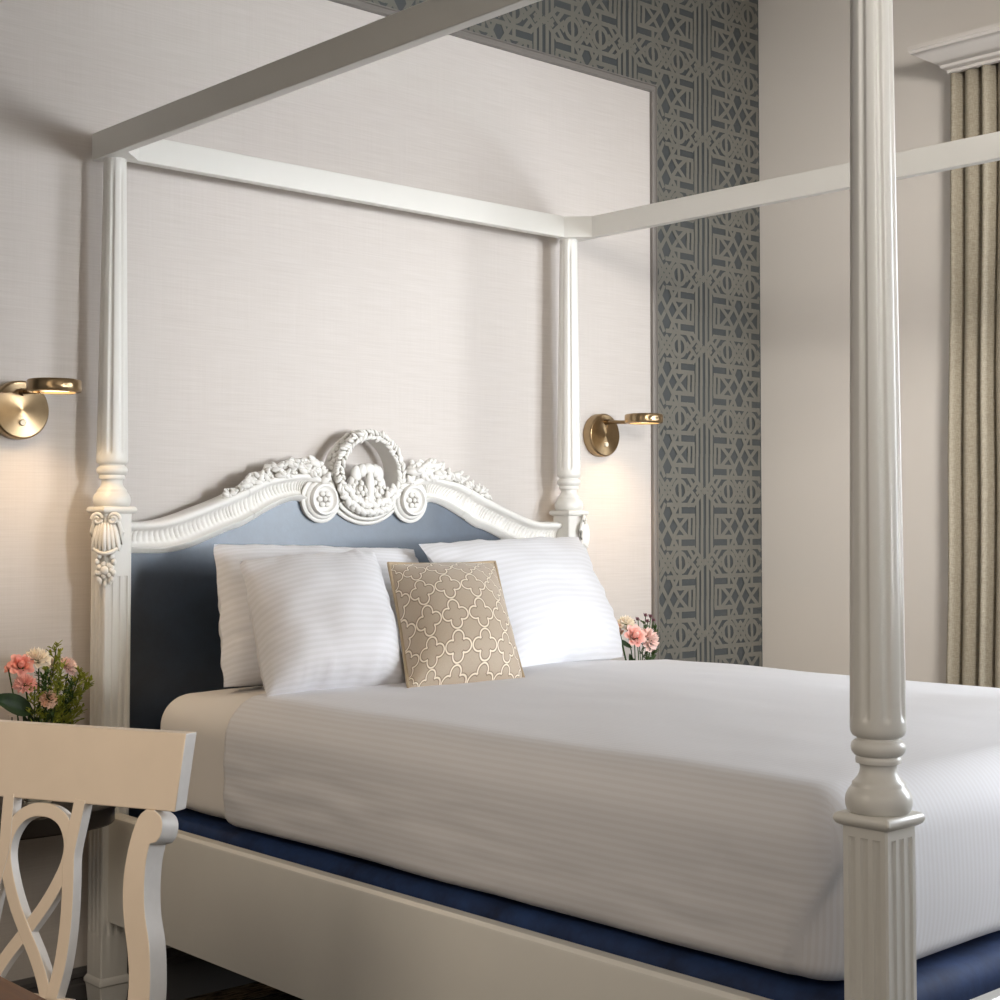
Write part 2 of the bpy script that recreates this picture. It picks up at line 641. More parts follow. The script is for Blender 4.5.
def bed_post(x, y, ztop, ztopfl, head):
    s = .0745
    b = MB()
    # spade foot, collar, fluted block, cap
    b.loft([sq_ring(.056, 0), sq_ring(.064, .03), sq_ring(.078, .105), sq_ring(.080, .112)], T(x, y, 0))
    b.loft([sq_ring(.080, .112), sq_ring(.086, .116), sq_ring(.086, .124), sq_ring(.078, .131), sq_ring(s, .134)], T(x, y, 0))
    zb = ztop - .018
    rr = [block_ring(s, .134, 0), block_ring(s, .235, 0), block_ring(s, .238, .002), block_ring(s, .246, .0045)]
    rr += [block_ring(s, ztopfl - .008, .0045), block_ring(s, ztopfl - .001, .002), block_ring(s, ztopfl, 0), block_ring(s, zb, 0)]
    b.loft(rr, T(x, y, 0))
    b.loft([sq_ring(.080, zb), sq_ring(.089, zb + .003), sq_ring(.094, zb + .008), sq_ring(.094, zb + .011), sq_ring(.090, zb + .016), sq_ring(.084, zb + .018)], T(x, y, 0))
    o = b.build('bed_post', M['paint'], bed, BO, smooth=35)
    p = [(.041, 0), (.0445, .003), (.0465, .009), (.0472, .016), (.0462, .024), (.043, .031), (.039, .036), (.0375, .038), (.0375, .042), (.034, .045), (.030, .050), (.027, .056), (.0258, .062),
         (.0265, .067), (.028, .069), (.032, .070), (.0325, .074), (.032, .078), (.0305, .080), (.034, .0815), (.0375, .086), (.0388, .092), (.0375, .098), (.034, .1015), (.031, .1025), (.0305, .106),
         (.034, .1075), (.037, .110), (.0388, .114), (.0395, .119)]
    zt = 2.1937
    z1 = .125
    h = zt - ztop
    n = 40
    for k in range(n + 1):
        t = k / n
        p.append((.0395 + (.0285 - .0395) * t, z1 + (h - z1) * t))
    p = p[:30] + [(.0395, .122)] + [(.0395 - .011 * q / (h - z1), z1 + q) for q in (0, .004, .007, .010, .014)] + p[31:]
    fl0, fl1 = z1 + .004, h - .03

    def mod(r, z, a):
        if z < fl0 or z > fl1:
            return r
        e = min(1, (z - fl0) / .012, (fl1 - z) / .012)
        q = ((a / (2 * PI) * 8 + .33) % 1) - .5
        w = .19
        if abs(q) > w:
            return r
        return r - .0038 * e * math.sqrt(max(0, 1 - (q / w) ** 2))
    p.sort(key=lambda t: t[1])
    sh = MB().lathe(p, 112, T(x, y, ztop), mod)
    sh.build('turned_shaft', M['paint'], o, BO, smooth=50)
    for c in (o.children):
        pass
    if head:
        sg = -1 if x < 0 else 1
        # carved leaf mask wrapped around the outer front corner
        A = T(x + sg * .034, y - .034, ztop - .02) @ RZ(sg * PI / 4)
        m = MB()
        for i in range(-3, 4):
            a = i * .17
            m.ellipsoid((.055 * math.sin(a) * .55, -.008 + abs(i) * .004, -.048 - .012 * math.cos(a)), (.0075, .012, .040), A @ T(0, 0, 0) @ RY(-a * .4), 10, 8)
        for q in (-1, 1):
            pts = []
            for k in range(22):
                a = k * .42
                r = .016 - .00058 * k
                pts.append((q * (.020 + r * math.cos(a)), .001 - .00045 * k, -.012 + r * math.sin(a)))
            m.tube(pts, [.0052 - .00012 * k for k in range(22)], 7, A)
            pts = [(q * .030, .004, -.018), (q * .037, .010, -.045), (q * .034, .010, -.075), (q * .027, .004, -.085)]
            m.tube(pts, [.006, .0075, .006, .004], 8, A)
            for k in range(5):
                m.ellipsoid((q * (.016 + .005 * (k % 2)), .0, -.105 - .014 * k), (.007, .008, .009), A, 8, 6)
        pts = [((k - 6) / 6 * .030, -.010 + .012 * ((k - 6) / 6) ** 2, -.098 + .014 * ((k - 6) / 6) ** 2) for k in range(13)]
        m.tube(pts, .0055, 8, A)
        # rosette
        m.ellipsoid((0, -.004, -.140), (.012, .010, .012), A)
        for k in range(7):
            a = 2 * PI * k / 7
            m.ellipsoid((.015 * math.cos(a), -.001, -.140 + .015 * math.sin(a)), (.008, .009, .008), A, 8, 6)
        for k in range(3):
            m.ellipsoid(((k - 1) * .012, .001, -.166 - (.008 if k == 1 else 0)), (.006, .008, .011), A, 8, 6)
        m.build('carved_mask', M['recess_shaded'], o, BO, smooth=60)
    return o


for x in (-PX, PX):
    bed_post(x, YH, 1.305, 1.130, True)
for x in (-PX, PX):
    bed_post(x, YF, .850, .817, False)

# side rails, foot rail (each with a rounded upper lip)


def rail_prof(t0, t1, z0, z1):
    return [(t0, z0), (t1, z0), (t1, z1 - .012), (t1 - (t1 - t0) * .06, z1 - .006), (t1 - (t1 - t0) * .3, z1), (t0, z1)]


for sg in (-1, 1):
    r = MB()
    pr = rail_prof(.806, .838, .272, .536)
    r.loft([[(sg * q, YF + .03, z) for q, z in pr], [(sg * q, YH - .03, z) for q, z in pr]])
    r.build('side_rail', M['paint'], bed, BO, smooth=30)
r = MB()
pr = rail_prof(YF + .026, YF - .006, .272, .520)
r.loft([[(-PX + .03, q, z) for q, z in pr], [(PX - .03, q, z) for q, z in pr]])
r.build('foot_rail', M['paint'], bed, BO, smooth=30)

# canopy frame
ZB, ZT = 2.1927, 2.2619
for sg in (-1, 1):
    b = MB()
    lo, hi = sorted((sg * .834, sg * .862))
    b.box((lo, YF - .05, ZB), (hi, YH + .045, ZT))
    b.build('canopy_rail', M['paint'], bed, BO, smooth=0, bevel=.0025)
for (y0, y1) in ((YH - .030, YH + .0), (YF - .0, YF + .030)):
    b = MB()
    b.box((-.834, y0, ZB), (.834, y1, ZT))
    b.build('canopy_rail', M['paint'], bed, BO, smooth=0, bevel=.0025)
for sx in (-1, 1):
    for (yy, sy) in ((YH - .030, -1), (YF + .030, 1)):
        b = MB()
        q = .064
        x0 = sx * .834
        poly = [(x0, yy), (x0 - sx * q, yy), (x0, yy + sy * q)]
        b.loft([[(px, py, ZB + .001) for px, py in poly], [(px, py, ZT - .001) for px, py in poly]])
        # plate that the post is screwed to
        b.loft([[(sx * PX + .030 * math.cos(a), yy - sy * .03 + .030 * math.sin(a), z) for a in [2 * PI * k / 16 for k in range(16)]] for z in (ZB - .006, ZB + .002)])
        b.build('corner_block', M['paint'], bed, BO, smooth=0)

# ---- headboard
TOPC = [(.79, 1.268), (.745, 1.268), (.69, 1.270), (.63, 1.284), (.57, 1.304), (.51, 1.325), (.46, 1.345), (.40, 1.369), (.36, 1.385), (.30, 1.396), (.235, 1.406), (.195, 1.404), (.165, 1.392), (.14, 1.372)]
BOTC = [(.79, 1.186), (.745, 1.186), (.655, 1.186), (.585, 1.198), (.525, 1.219), (.465, 1.242), (.42, 1.255), (.37, 1.281), (.305, 1.311), (.262, 1.325), (.238, 1.326), (.222, 1.320), (.205, 1.318), (.19, 1.318)]


def interp(L, t):
    s = t * (len(L) - 1)
    i = min(int(s), len(L) - 2)
    f = s - i
    g = lambda k: Vector(L[max(0, min(len(L) - 1, k))])
    p0, p1, p2, p3 = g(i - 1), g(i), g(i + 1), g(i + 2)
    return .5 * ((2 * p1) + (p2 - p0) * f + (2 * p0 - 5 * p1 + 4 * p2 - p3) * f * f + (3 * p1 - p0 - 3 * p2 + p3) * f ** 3)


def crest_depth(v):
    """profile of the moulding from its lower edge (v=0) to its upper edge (v=1)"""
    tab = [(0, .010), (.05, .018), (.10, .020), (.13, .026), (.2, .028), (.23, .020), (.27, .012), (.36, .008), (.55, .010), (.68, .016), (.72, .020), (.74, .030), (.84, .036), (.93, .034), (.98, .026), (1, .012)]
    for (a, b), (c, d) in zip(tab, tab[1:]):
        if v <= c:
            return b + (d - b) * (v - a) / (c - a)
    return tab[-1][1]


HY = -.060
hb = MB()
for sg in (-1, 1):
    NU, NV = 420, 26

    def fn(u, v, sg=sg):
        a, b = interp(BOTC, u), interp(TOPC, u)
        p = a.lerp(b, v)
        d = crest_depth(v)
        if .30 < v < .72 and u < .93:
            w = min(1, (v - .30) / .07, (.72 - v) / .07)
            arc = u * 58
            d += .0045 * w * (abs(math.sin(PI * arc)) - .55)
        # small carved blocks half way along
        if .515 < u < .545:
            d += .003
        return (sg * p.x, HY - d, p.y)
    hb.grid(fn, NU, NV)
    hb.grid(lambda u, v, sg=sg: (sg * interp(TOPC, u).x, HY - .012 + .03 * v, interp(TOPC, u).y), 120, 1)
    hb.grid(lambda u, v, sg=sg: (sg * interp(BOTC, u).x, HY - .010 + .02 * v, interp(BOTC, u).y), 120, 1)
# centre U-shaped band under the wreath: concentric steps
for k, (r, d, w) in enumerate(((.118, .016, .012), (.105, .024, .012), (.092, .030, .012))):
    pts = []
    for i in range(25):
        a = PI + .62 + (PI - 1.24) * i / 24
        pts.append((1.18 * r * math.cos(a), HY - d + .006, 1.382 + r * math.sin(a)))
    hb.tube(pts, w * .62, 8)
hb.prism([(1.16 * .116 * math.cos(a), 1.382 + .116 * math.sin(a)) for a in [PI + .4 + (PI - .8) * i / 20 for i in range(21)]], HY - .014, HY + .01)
crest = hb.build('crest_rail', M['recess_shaded'], bed, BO, smooth=55)
for sg in (-1, 1):
    s = MB()
    A = T(sg * .158, HY, 1.337) @ RX(PI / 2)
    s.lathe([(.0, .0), (.066, .0), (.067, .018), (.062, .022), (.058, .022), (.056, .026), (.051, .030), (.047, .030), (.0465, .036), (.043, .042), (.038, .042), (.034, .035), (.030, .033), (.018, .034), (.0, .035)], 48, A @ T(sg * .004, -.006, 0))
    for k in range(6):
        a = 2 * PI * k / 6
        s.ellipsoid((.017 * math.cos(a), .017 * math.sin(a), .036), (.010, .008, .006), A @ T(sg * .004, -.006, 0), 8, 6)
    s.ellipsoid((0, 0, .038), (.008, .008, .006), A @ T(sg * .004, -.006, 0), 8, 6)
    s.build('scroll', M['recess_shaded'], crest, BO, smooth=50)
    # leafy carving lying along the top of the moulding
    f = MB()
    rnd = random.Random(11 + sg)
    for k in range(84):
        u = rnd.random()
        x = .15 + .33 * u
        # find z on the top curve
        zz = 1.39
        for i in range(len(TOPC) - 1):
            if TOPC[i + 1][0] <= x <= TOPC[i][0]:
                q = (x - TOPC[i][0]) / (TOPC[i + 1][0] - TOPC[i][0])
                zz = TOPC[i][1] + q * (TOPC[i + 1][1] - TOPC[i][1])
        hgt = .046 * (1 - u) ** .6 + .004
        z = zz + hgt * rnd.random() ** 1.1 - .003
        r = .008 + .009 * (1 - u) * rnd.random() + .002
        B = T(sg * x, HY - .014 - .018 * rnd.random(), z) @ Matrix.Rotation(rnd.uniform(-1.2, 1.2), 4, 'Y') @ Matrix.Rotation(rnd.uniform(-.5, .5), 4, 'Z')
        f.ellipsoid((0, 0, 0), (r * 1.5, r * .8, r * .75), B, 8, 6)
        f.ellipsoid((r * .8, -r * .4, r * .2), (r * .8, r * .5, r * .45), B, 7, 5)
    for k in range(7):
        x = .19 + .040 * k
        z = [1.428, 1.432, 1.424, 1.408, 1.392, 1.372, 1.350][k]
        B = T(sg * x, HY - .026, z) @ RX(PI / 2)
        rr = .016 - .0014 * k
        for j in range(5):
            a = 2 * PI * j / 5 + k
            f.ellipsoid((rr * .6 * math.cos(a), rr * .6 * math.sin(a), 0), (rr * .55, rr * .55, rr * .5), B, 7, 5)
        f.ellipsoid((0, 0, rr * .3), (rr * .35, rr * .35, rr * .4), B, 7, 5)
    f.build('carved_foliage', M['recess_shaded'], crest, BO, smooth=60)
w = MB()
rnd = random.Random(3)
WC = (0, 1.412)


def wr(a, r):
    return (WC[0] + .122 * r * math.cos(a) * (1 - .10 * max(0, math.sin(a))), WC[1] + .118 * r * math.sin(a))


# hoop: broad band standing out from the wall with leaves along its front edge
N = 72
rings = []
for i in range(N + 1):
    a = 2 * PI * i / N
    o1, i1 = wr(a, 1.0), wr(a, .84)
    o0, i0 = wr(a, .97), wr(a, .87)
    rings.append([(o1[0], HY - .034, o1[1]), (i1[0], HY - .034, i1[1]), (i0[0], HY + .035, i0[1]), (o0[0], HY + .035, o0[1])])
w.loft(rings, None, False)
for i in range(54):
    a = -PI * .18 + PI * 1.36 * i / 53
    for q in (.86, .985):
        x, z = wr(a + rnd.uniform(-.03, .03), q + rnd.uniform(-.02, .02))
        B = T(x, HY - .036 - .006 * rnd.random(), z) @ RY(-a + PI / 2 + (.8 if q > .9 else -.6) + rnd.uniform(-.4, .4)) @ RX(rnd.uniform(-.5, .5))
        k = rnd.uniform(.75, 1.2)
        w.ellipsoid((0, 0, 0), (.0125 * k, .0075, .0056 * k), B, 8, 6)
    x, z = wr(a, 1.0)
    w.ellipsoid((x, HY - .014 + .03 * rnd.random(), z), (.006, .011, .0075), RY(0), 7, 5)
for i in range(26):
    a = PI * 1.16 + PI * .68 * i / 25
    for q in (.80, .98):
        x, z = wr(a, q + rnd.uniform(-.05, .05))
        B = T(x, HY - .036, z) @ RY(-a + PI / 2 + rnd.uniform(-1, 1))
        w.ellipsoid((0, 0, 0), (.015, .009, .009), B, 8, 6)
w.build('carved_wreath', M['recess_shaded'], crest, BO, smooth=60)
w = MB()
# bunch carved inside the wreath: shell lobes over a tapering tail
for (x, z, rx, rz, y) in ((-.040, 1.405, .018, .026, .020), (.040, 1.405, .018, .026, .020), (0, 1.420, .022, .018, .026), (-.022, 1.416, .017, .020, .024), (.024, 1.416, .017, .020, .024), (-.052, 1.375, .016, .026, .016),
                          (.052, 1.375, .016, .026, .016), (-.034, 1.352, .017, .026, .022), (.034, 1.352, .017, .026, .022), (0, 1.372, .014, .045, .032), (0, 1.335, .016, .028, .028), (-.02, 1.320, .014, .02, .024),
                          (.02, 1.320, .014, .02, .024), (0, 1.306, .014, .016, .024), (-.045, 1.33, .014, .018, .02), (.045, 1.33, .014, .018, .02)):
    w.ellipsoid((x, HY - y, z), (rx, .013, rz), None, 10, 8)
for k in range(11):
    a = PI + .5 + (PI - 1.0) * k / 10
    w.ellipsoid((.100 * math.cos(a), HY - .032, 1.392 + .098 * math.sin(a)), (.012, .010, .014), None, 8, 6)
for k in range(40):
    a = rnd.uniform(PI + .1, 2 * PI - .1)
    r = rnd.uniform(.2, .95)
    w.ellipsoid((.09 * r * math.cos(a), HY - .024 - .012 * rnd.random(), 1.385 + .08 * r * math.sin(a)), (.008, .008, .009), None, 7, 5)
w.build('carved_shell', M['recess_shaded'], crest, BO, smooth=60)

# upholstered panel under the moulding
hp = MB()
U = [(-x, z) for x, z in BOTC] + [(-.10, 1.30), (0, 1.29), (.10, 1.30)] + [(x, z) for x, z in reversed(BOTC)]
NP = 120


def pan(u, v):
    p = interp(U, u)
    x = max(-.786, min(.786, p.x))
    z = .30 + (p.y + .012 - .30) * v
    return (x, HY - .006 - .008 * (1 - (x / .8) ** 4) * math.sin(PI * min(1, v * .98)), z)


hp.grid(pan, NP, 40)
hp.box((-.786, HY + .0, .28), (.786, HY + .03, 1.20))
hp.build('upholstered_panel', M['headvelvet'], bed, BO, smooth=60)

# slatted base between the rails, resting on the rail ledgers
b = MB()
b.box((-.806, YF + .03, .372), (.806, YH - .05, .392))
b.build('base_panel', M['darkwood'], bed, BO, smooth=0)

# ------------------------------------------------------------------ box spring, mattress, coverlet
HW = .792
YM0, YM1 = -.215, -2.262     # head and foot faces of the mattress


def rbox(hw, y0, y1, z0, z1, r, n=(70, 110, 26), rb=None):
    """rounded box points: returns list of (pos, q) over a cube-like grid, faces"""
    cx0, cx1 = -hw + r, hw - r
    cy0, cy1 = y1 + r, y0 - r
    cz0, cz1 = z0 + r, z1 - r

    def mapp(x, y, z):
        c = Vector((min(cx1, max(cx0, x)), min(cy1, max(cy0, y)), min(cz1, max(cz0, z))))
        d = Vector((x, y, z)) - c
        if d.length > 1e-9:
            mx = max(abs(d.x), abs(d.y), abs(d.z))
            d = d.normalized() * r * min(1, mx / r)
        e = d.copy()
        if e.z < 0:
            e.z *= .45
        return c + e, d
    return mapp


def side_samples(a, b, r, n):
    """denser samples inside the rounding"""
    s = [a + r * math.tan(PI / 4 * k / 8) for k in range(0, 9)]
    e = [b - r * math.tan(PI / 4 * k / 8) for k in range(8, -1, -1)]
    m = [a + r + (b - a - 2 * r) * k / n for k in range(1, n)]
    return s + m + e


def rounded_box(mb, hw, y0, y1, z0, z1, r, n=(60, 80, 14), post=None, keep=None, uvf=None):
    mapp = rbox(hw, y0, y1, z0, z1, r)
    xs = side_samples(-hw, hw, r, n[0])
    ys = side_samples(y1, y0, r, n[1])
    zs = side_samples(z0, z1, r, n[2])
    cache, V, F, UV = {}, [], [], []

    def vid(p):
        k = (round(p[0], 6), round(p[1], 6), round(p[2], 6))
        if k not in cache:
            cache[k] = len(V)
            q, d = mapp(*p)
            UV.append(uvf(q, d) if uvf else (0, 0))
            V.append(post(q, d) if post else q)
        return cache[k]

    def sheet(A, B, fun):
        for i in range(len(A) - 1):
            for j in range(len(B) - 1):
                pc = fun((A[i] + A[i + 1]) / 2, (B[j] + B[j + 1]) / 2)
                if keep and not keep(pc):
                    continue
                F.append([vid(fun(A[i], B[j])), vid(fun(A[i + 1], B[j])), vid(fun(A[i + 1], B[j + 1])), vid(fun(A[i], B[j + 1]))])
    sheet(xs, ys, lambda a, b: (a, b, z1))
    sheet(xs, ys, lambda a, b: (a, b, z0))
    sheet(xs, zs, lambda a, b: (a, y1, b))
    sheet(xs, zs, lambda a, b: (a, y0, b))
    sheet(ys, zs, lambda a, b: (-hw, a, b))
    sheet(ys, zs, lambda a, b: (hw, a, b))
    mb.add(V, F, None, 0, UV if uvf else None)
    return mb


bs = MB()


def bspost(q, d):
    return q + d.normalized() * (.004 * noise.noise(q * 9)) if d.length > 0 else q


rounded_box(bs, .785, -.16, YF + .055, .394, .556, .035, (30, 40, 8), bspost)
o = bs.build('box_spring', M['navy'], None, (0, -1.2, .394), smooth=60)
o.location = (0, -1.2, .394)
tag(o, 'navy blue velvet covered box spring showing between coverlet and bed rails', 'box spring')


def crown(x, y):
    ex = max(0, 1 - (x / HW) ** 2)
    t = (y - YM1) / (YM0 - YM1)
    return .022 * ex ** .8 * (min(1, max(0, t) * 6) ** .5) * min(1, max(0, 1.02 - t) * 6)


def soft(q, d, amp=1.0):
    p = q.copy()
    topness = max(0, d.z / .075) if d.length > 0 else 0
    p.z += crown(p.x, p.y) * topness
    n1 = noise.noise(Vector((q.x * 3.1, q.y * 3.1, q.z * 3.1)))
    n2 = noise.noise(Vector((q.x * 9, q.y * 4, q.z * 9)) + Vector((5, 1, 2)))
    if d.length > 0:
        dn = d.normalized()
        p += dn * amp * (.0045 * n1 + .0022 * n2)
    return p


MZ0, MZ1, MR = .522, .852, .080
ms = MB()
rounded_box(ms, HW - .010, YM0, YM1 + .010, MZ0, MZ1 - .012, MR, (40, 60, 10), lambda q, d: soft(q, d))
o = ms.build('mattress', M['sheet'], None, (0, -1.2, MZ0 + .044), smooth=70)
o.location = (0, -1.2, MZ0 + .044)
tag(o, 'mattress in plain white fitted sheet, bare strip beside the pillows', 'mattress')

cv = MB()
YC = -.60   # head-side hem of the coverlet


def seam(q):
    return smooth01(0, .018, (-2.150 - (q.z - .57) * .50) - q.y)


def cvpost(q, d):
    p = soft(q, d)
    dn = d.normalized() if d.length > 0 else Vector((0, 0, 1))
    # sheet bellies out over the side, pulled back in where it is tucked
    t = (q.z - MZ0) / (MZ1 - MZ0)
    if abs(dn.z) < .9:
        p += Vector((dn.x, dn.y, 0)) * .010 * math.sin(PI * min(1, max(0, t)))
    # hospital corner: the flap folded round the corner lies on top of the side
    if dn.x < 0:
        k = seam(q)
        p -= Vector((dn.x, dn.y, 0)) * .009 * k * (1 - smooth01(.79, .84, q.z))
        if q.z < .75:
            p += Vector((dn.x, 0, 0)) * .003 * noise.noise(Vector((q.y * 7, q.z * 30, 3)))
    return p


def cvuv(q, d):
    r = MR
    if d.length < 1e-6:
        return (q.x, q.y)
    if d.x < 0 and d.y < 0 and d.z < .05 and seam(q) > .5:
        return (q.x - .8 * (q.y + 2.26) + 1.2 * max(0, .66 - q.z) ** 2, q.z)
    if abs(d.y) > abs(d.x) * 1.0 and d.y < 0 and abs(d.z) < .07:
        t = max(0, .66 - q.z)
        return (q.x + 2.6 * t * t, q.z)
    ax = abs(d.x)
    if ax < 1e-6:
        return (q.x, q.y)
    sg = 1 if d.x > 0 else -1
    if d.z >= 0:
        phi = math.atan2(math.hypot(d.x, d.y if d.z < .01 else 0), d.z)
        phi = min(phi, PI / 2)
        u = HW - r + r * phi + max(0, (MZ1 - r) - q.z)
    else:
        u = HW - r + r * PI / 2 + (MZ1 - r - q.z)
    return (sg * u, q.y)


rounded_box(cv, HW, YM0, YM1, MZ0 - .004, MZ1, MR, (90, 240, 24), cvpost, lambda p: p[1] < YC and not (p[2] < MZ0 + .01 and abs(p[0]) < HW - .04 and p[1] > YM1 + .04), cvuv)
o = cv.build('coverlet', M['cover'], None, (0, -1.4, MZ0 + .044), smooth=70)
o.location = (0, -1.4, MZ0 + .044)
sd = o.modifiers.new('thickness', 'SOLIDIFY')
sd.thickness = .004
sd.offset = 1
tag(o, 'white striped cotton coverlet tucked over the mattress with folded corner', 'coverlet')

# ------------------------------------------------------------------ pillows and cushion


def pillow(mb, BL, BR, TR, TL, thick, pinch=.06, n=40, uvw=(.66, .46), seed=1, wr=.008, lump=0., ex=.5):
    BL, BR, TR, TL = map(Vector, (BL, BR, TR, TL))
    nrm = ((BR - BL).cross(TL - BL)).normalized()      # towards the room

    def outline(u, v):
        # corners stay, middles of the edges bow inwards
        a, b = 2 * u - 1, 2 * v - 1
        a2 = a * (1 - pinch * (1 - b * b) * abs(a) ** 3)
        b2 = b * (1 - pinch * (1 - a * a) * abs(b) ** 3)
        U, V = (a2 + 1) / 2, (b2 + 1) / 2
        k = 1 - .018 * a ** 6 * b ** 6
        U, V = .5 + (U - .5) * k, .5 + (V - .5) * k
        p = BL.lerp(BR, U).lerp(TL.lerp(TR, U), V)
        return p, a, b

    def surf(sg):
        def fn(u, v):
            p, a, b = outline(u, v)
            e = (max(0, (1 - abs(a) ** 2.4)) * max(0, (1 - abs(b) ** 2.4))) ** ex
            sag = 1 + .22 * (-b) + lump * a
            h = thick / 2 * e * sag
            nn = noise.noise(Vector((a * 2.2 + seed * 7, b * 2.2, sg * 3)))
            n2 = noise.noise(Vector((a * 5 + seed * 3, b * 7, sg * 5)))
            edge = (1 - e)
            al = a if abs(b) > abs(a) else b
            h += wr * .9 * noise.noise(Vector((al * 9 + seed * 5, (abs(a) + abs(b)) * 1.5, sg * 2 + seed))) * math.sin(PI * min(1, e * 1.4)) * (1 if max(abs(a), abs(b)) > .6 else .3)
            p = p + (TL - BL).normalized() * (.7 * wr * noise.noise(Vector((a * 4, seed * 3, 2))) * abs(b) ** 6) + (BR - BL).normalized() * (.7 * wr * noise.noise(Vector((b * 4, seed * 3, 9))) * abs(a) ** 6)
            h += (wr * nn + wr * .8 * n2 * edge) * min(1, e * 3)
            return p + nrm * sg * h
        return fn
    def arc(u):
        a = 2 * u - 1
        return math.copysign((1 - max(0, 1 - abs(a) ** 2.4) ** ex) * thick * .33, a)

    def uv(u, v):
        return (u * uvw[0] + arc(u), v * uvw[1] + arc(v))
    mb.grid(surf(1), n, n, None, 0, uv)
    mb.grid(surf(-1), n, n, None, 0, uv)
    return mb


def put_pillow(name, label, args, mat, group=None, seed=1, piping=None, **kw):
    mb = pillow(MB(), *args, seed=seed, **kw)
    c = sum((Vector(p) for p in args[:4]), Vector()) / 4
    c.z = min(p[2] for p in args[:4])
    o = mb.build(name, mat, None, c, smooth=80)
    o.location = c
    tag(o, label, 'pillow' if name == 'pillow' else 'cushion', group)
    if piping:
        BL, BR, TR, TL = map(Vector, args[:4])
        pts = []
        pin = kw.get('pinch', .06)
        for (a0, b0, a1, b1) in ((-1, -1, 1, -1), (1, -1, 1, 1), (1, 1, -1, 1), (-1, 1, -1, -1)):
            for k in range(24):
                t = k / 24
                a, b = a0 + (a1 - a0) * t, b0 + (b1 - b0) * t
                a2 = a * (1 - pin * (1 - b * b) * abs(a) ** 3)
                b2 = b * (1 - pin * (1 - a * a) * abs(b) ** 3)
                U, V = (a2 + 1) / 2, (b2 + 1) / 2
                pts.append(BL.lerp(BR, U).lerp(TL.lerp(TR, U), V))
        MB().tube(pts, .0045, 8, closed=True).build('piping', piping, o, c, smooth=80)
    return o


PB = .868
put_pillow('pillow', 'white striped pillow at the back left, against the headboard', ((-.70, -.42, PB - .006), (.01, -.42, PB), (.055, -.235, 1.190), (-.615, -.235, 1.212), .20), M['case'], 'bed pillows', 1, uvw=(.70, .40), pinch=.03)
put_pillow('pillow', 'plump white striped pillow in front, left of the patterned cushion', ((-.722, -.645, PB - .008), (-.368, -.725, PB - .002), (-.240, -.43, 1.190), (-.655, -.42, 1.172), .23), M['case'], 'bed pillows', 2, uvw=(.45, .40), pinch=.04, lump=.1)
put_pillow('pillow', 'white striped pillow on the right, behind the patterned cushion', ((.035, -.675, PB), (.660, -.485, PB - .008), (.695, -.26, 1.224), (-.020, -.33, 1.208), .18), M['case'], 'bed pillows', 3, uvw=(.66, .42), pinch=.05)
put_pillow('throw_pillow', 'beige square cushion with cream quatrefoil lattice and piped edge', ((-.430, -.805, PB), (-.100, -.855, PB), (.080, -.545, 1.158), (-.275, -.53, 1.160), .17), M['quatre'], None, 4, piping=M['piping'], uvw=(.40, .38), pinch=.03, wr=.003, ex=.7)

# ------------------------------------------------------------------ wall sconces


def sconce(x, z, rot, label):
    t = thing('wall_sconce', label, 'wall lamp', (x, 0, z), 0, 'bedside wall sconces')
    A = RX(PI / 2)
    p = MB().lathe([(0, .002), (.069, .002), (.073, .005), (.073, .034), (.071, .038), (.068, .040), (0, .040)], 64, A)
    plate = p.build('back_plate', M['brass'], t, smooth=30)
    MB().lathe([(0, .040), (.0085, .040), (.0085, .045), (.007, .047), (0, .047)], 20, T(.0, 0, -.032) @ A).build('switch_button', M['button'], plate)
    d = Vector((math.sin(rot), -math.cos(rot), 0))
    c = Vector((0, -.04, .040)) + d * .147
    a = MB()
    a.tube([(0, -.03, .044), (0, -.055, .044)], .0095, 16)
    a.tube([Vector((0, -.05, .044)), c - d * .055], .0062, 12)
    a.build('arm', M['brass_dark'], t, smooth=40)
    h = MB().lathe([(.050, -.006), (.058, -.006), (.063, -.004), (.0645, .000), (.0645, .020), (.062, .024), (.05, .026), (0, .026)], 56, T(c.x, c.y, c.z), cap=False)
    hd = h.build('lamp_head', M['brass'], t, smooth=40)
    MB().lathe([(0, .0005), (.052, .0005), (.0605, .001), (.0605, .006), (0, .007)], 40, T(c.x, c.y, c.z)).build('glowing_lens', M['lens'], hd, smooth=40)
    L = bpy.data.lights.new('sconce_light', 'AREA')
    L.shape = 'DISK'
    L.size = .10
    L.energy = .7
    L.color = (1, .70, .40)
    L.spread = math.radians(120)
    lo = bpy.data.objects.new('sconce_light', L)
    C.objects.link(lo)
    lo.parent = t
    lo.location = (c.x, c.y, c.z - .008)
    return t


sconce(-1.039, 1.543, math.radians(5), 'brass disc wall sconce on linen panel left of the bed')
sconce(1.046, 1.563, math.radians(14), 'brass disc wall sconce on linen panel right of the bed')

# ------------------------------------------------------------------ outlet
t = thing('wall_outlet', 'pale wall outlet plate beside the bedside flowers', 'outlet', (-1.035, -.002, .755))
MB().box((-.038, -.006, -.058), (.038, 0, .058)).build('cover_plate', M['outlet'], t, smooth=0, bevel=.003)
for z in (-.026, .022):
    f = MB().box((-.017, -.0085, z - .015), (.017, -.005, z + .015)).build('socket', M['outlet'], t, smooth=0, bevel=.002)
    MB().box((-.009, -.0092, z - .003), (-.006, -.008, z + .008)).box((.006, -.0092, z - .003), (.009, -.008, z + .008)).box((-.002, -.0092, z - .011), (.002, -.008, z - .007)).build('slots', M['slot'], f, smooth=0)

# ------------------------------------------------------------------ bedside shelves (half round, fixed to the wall)


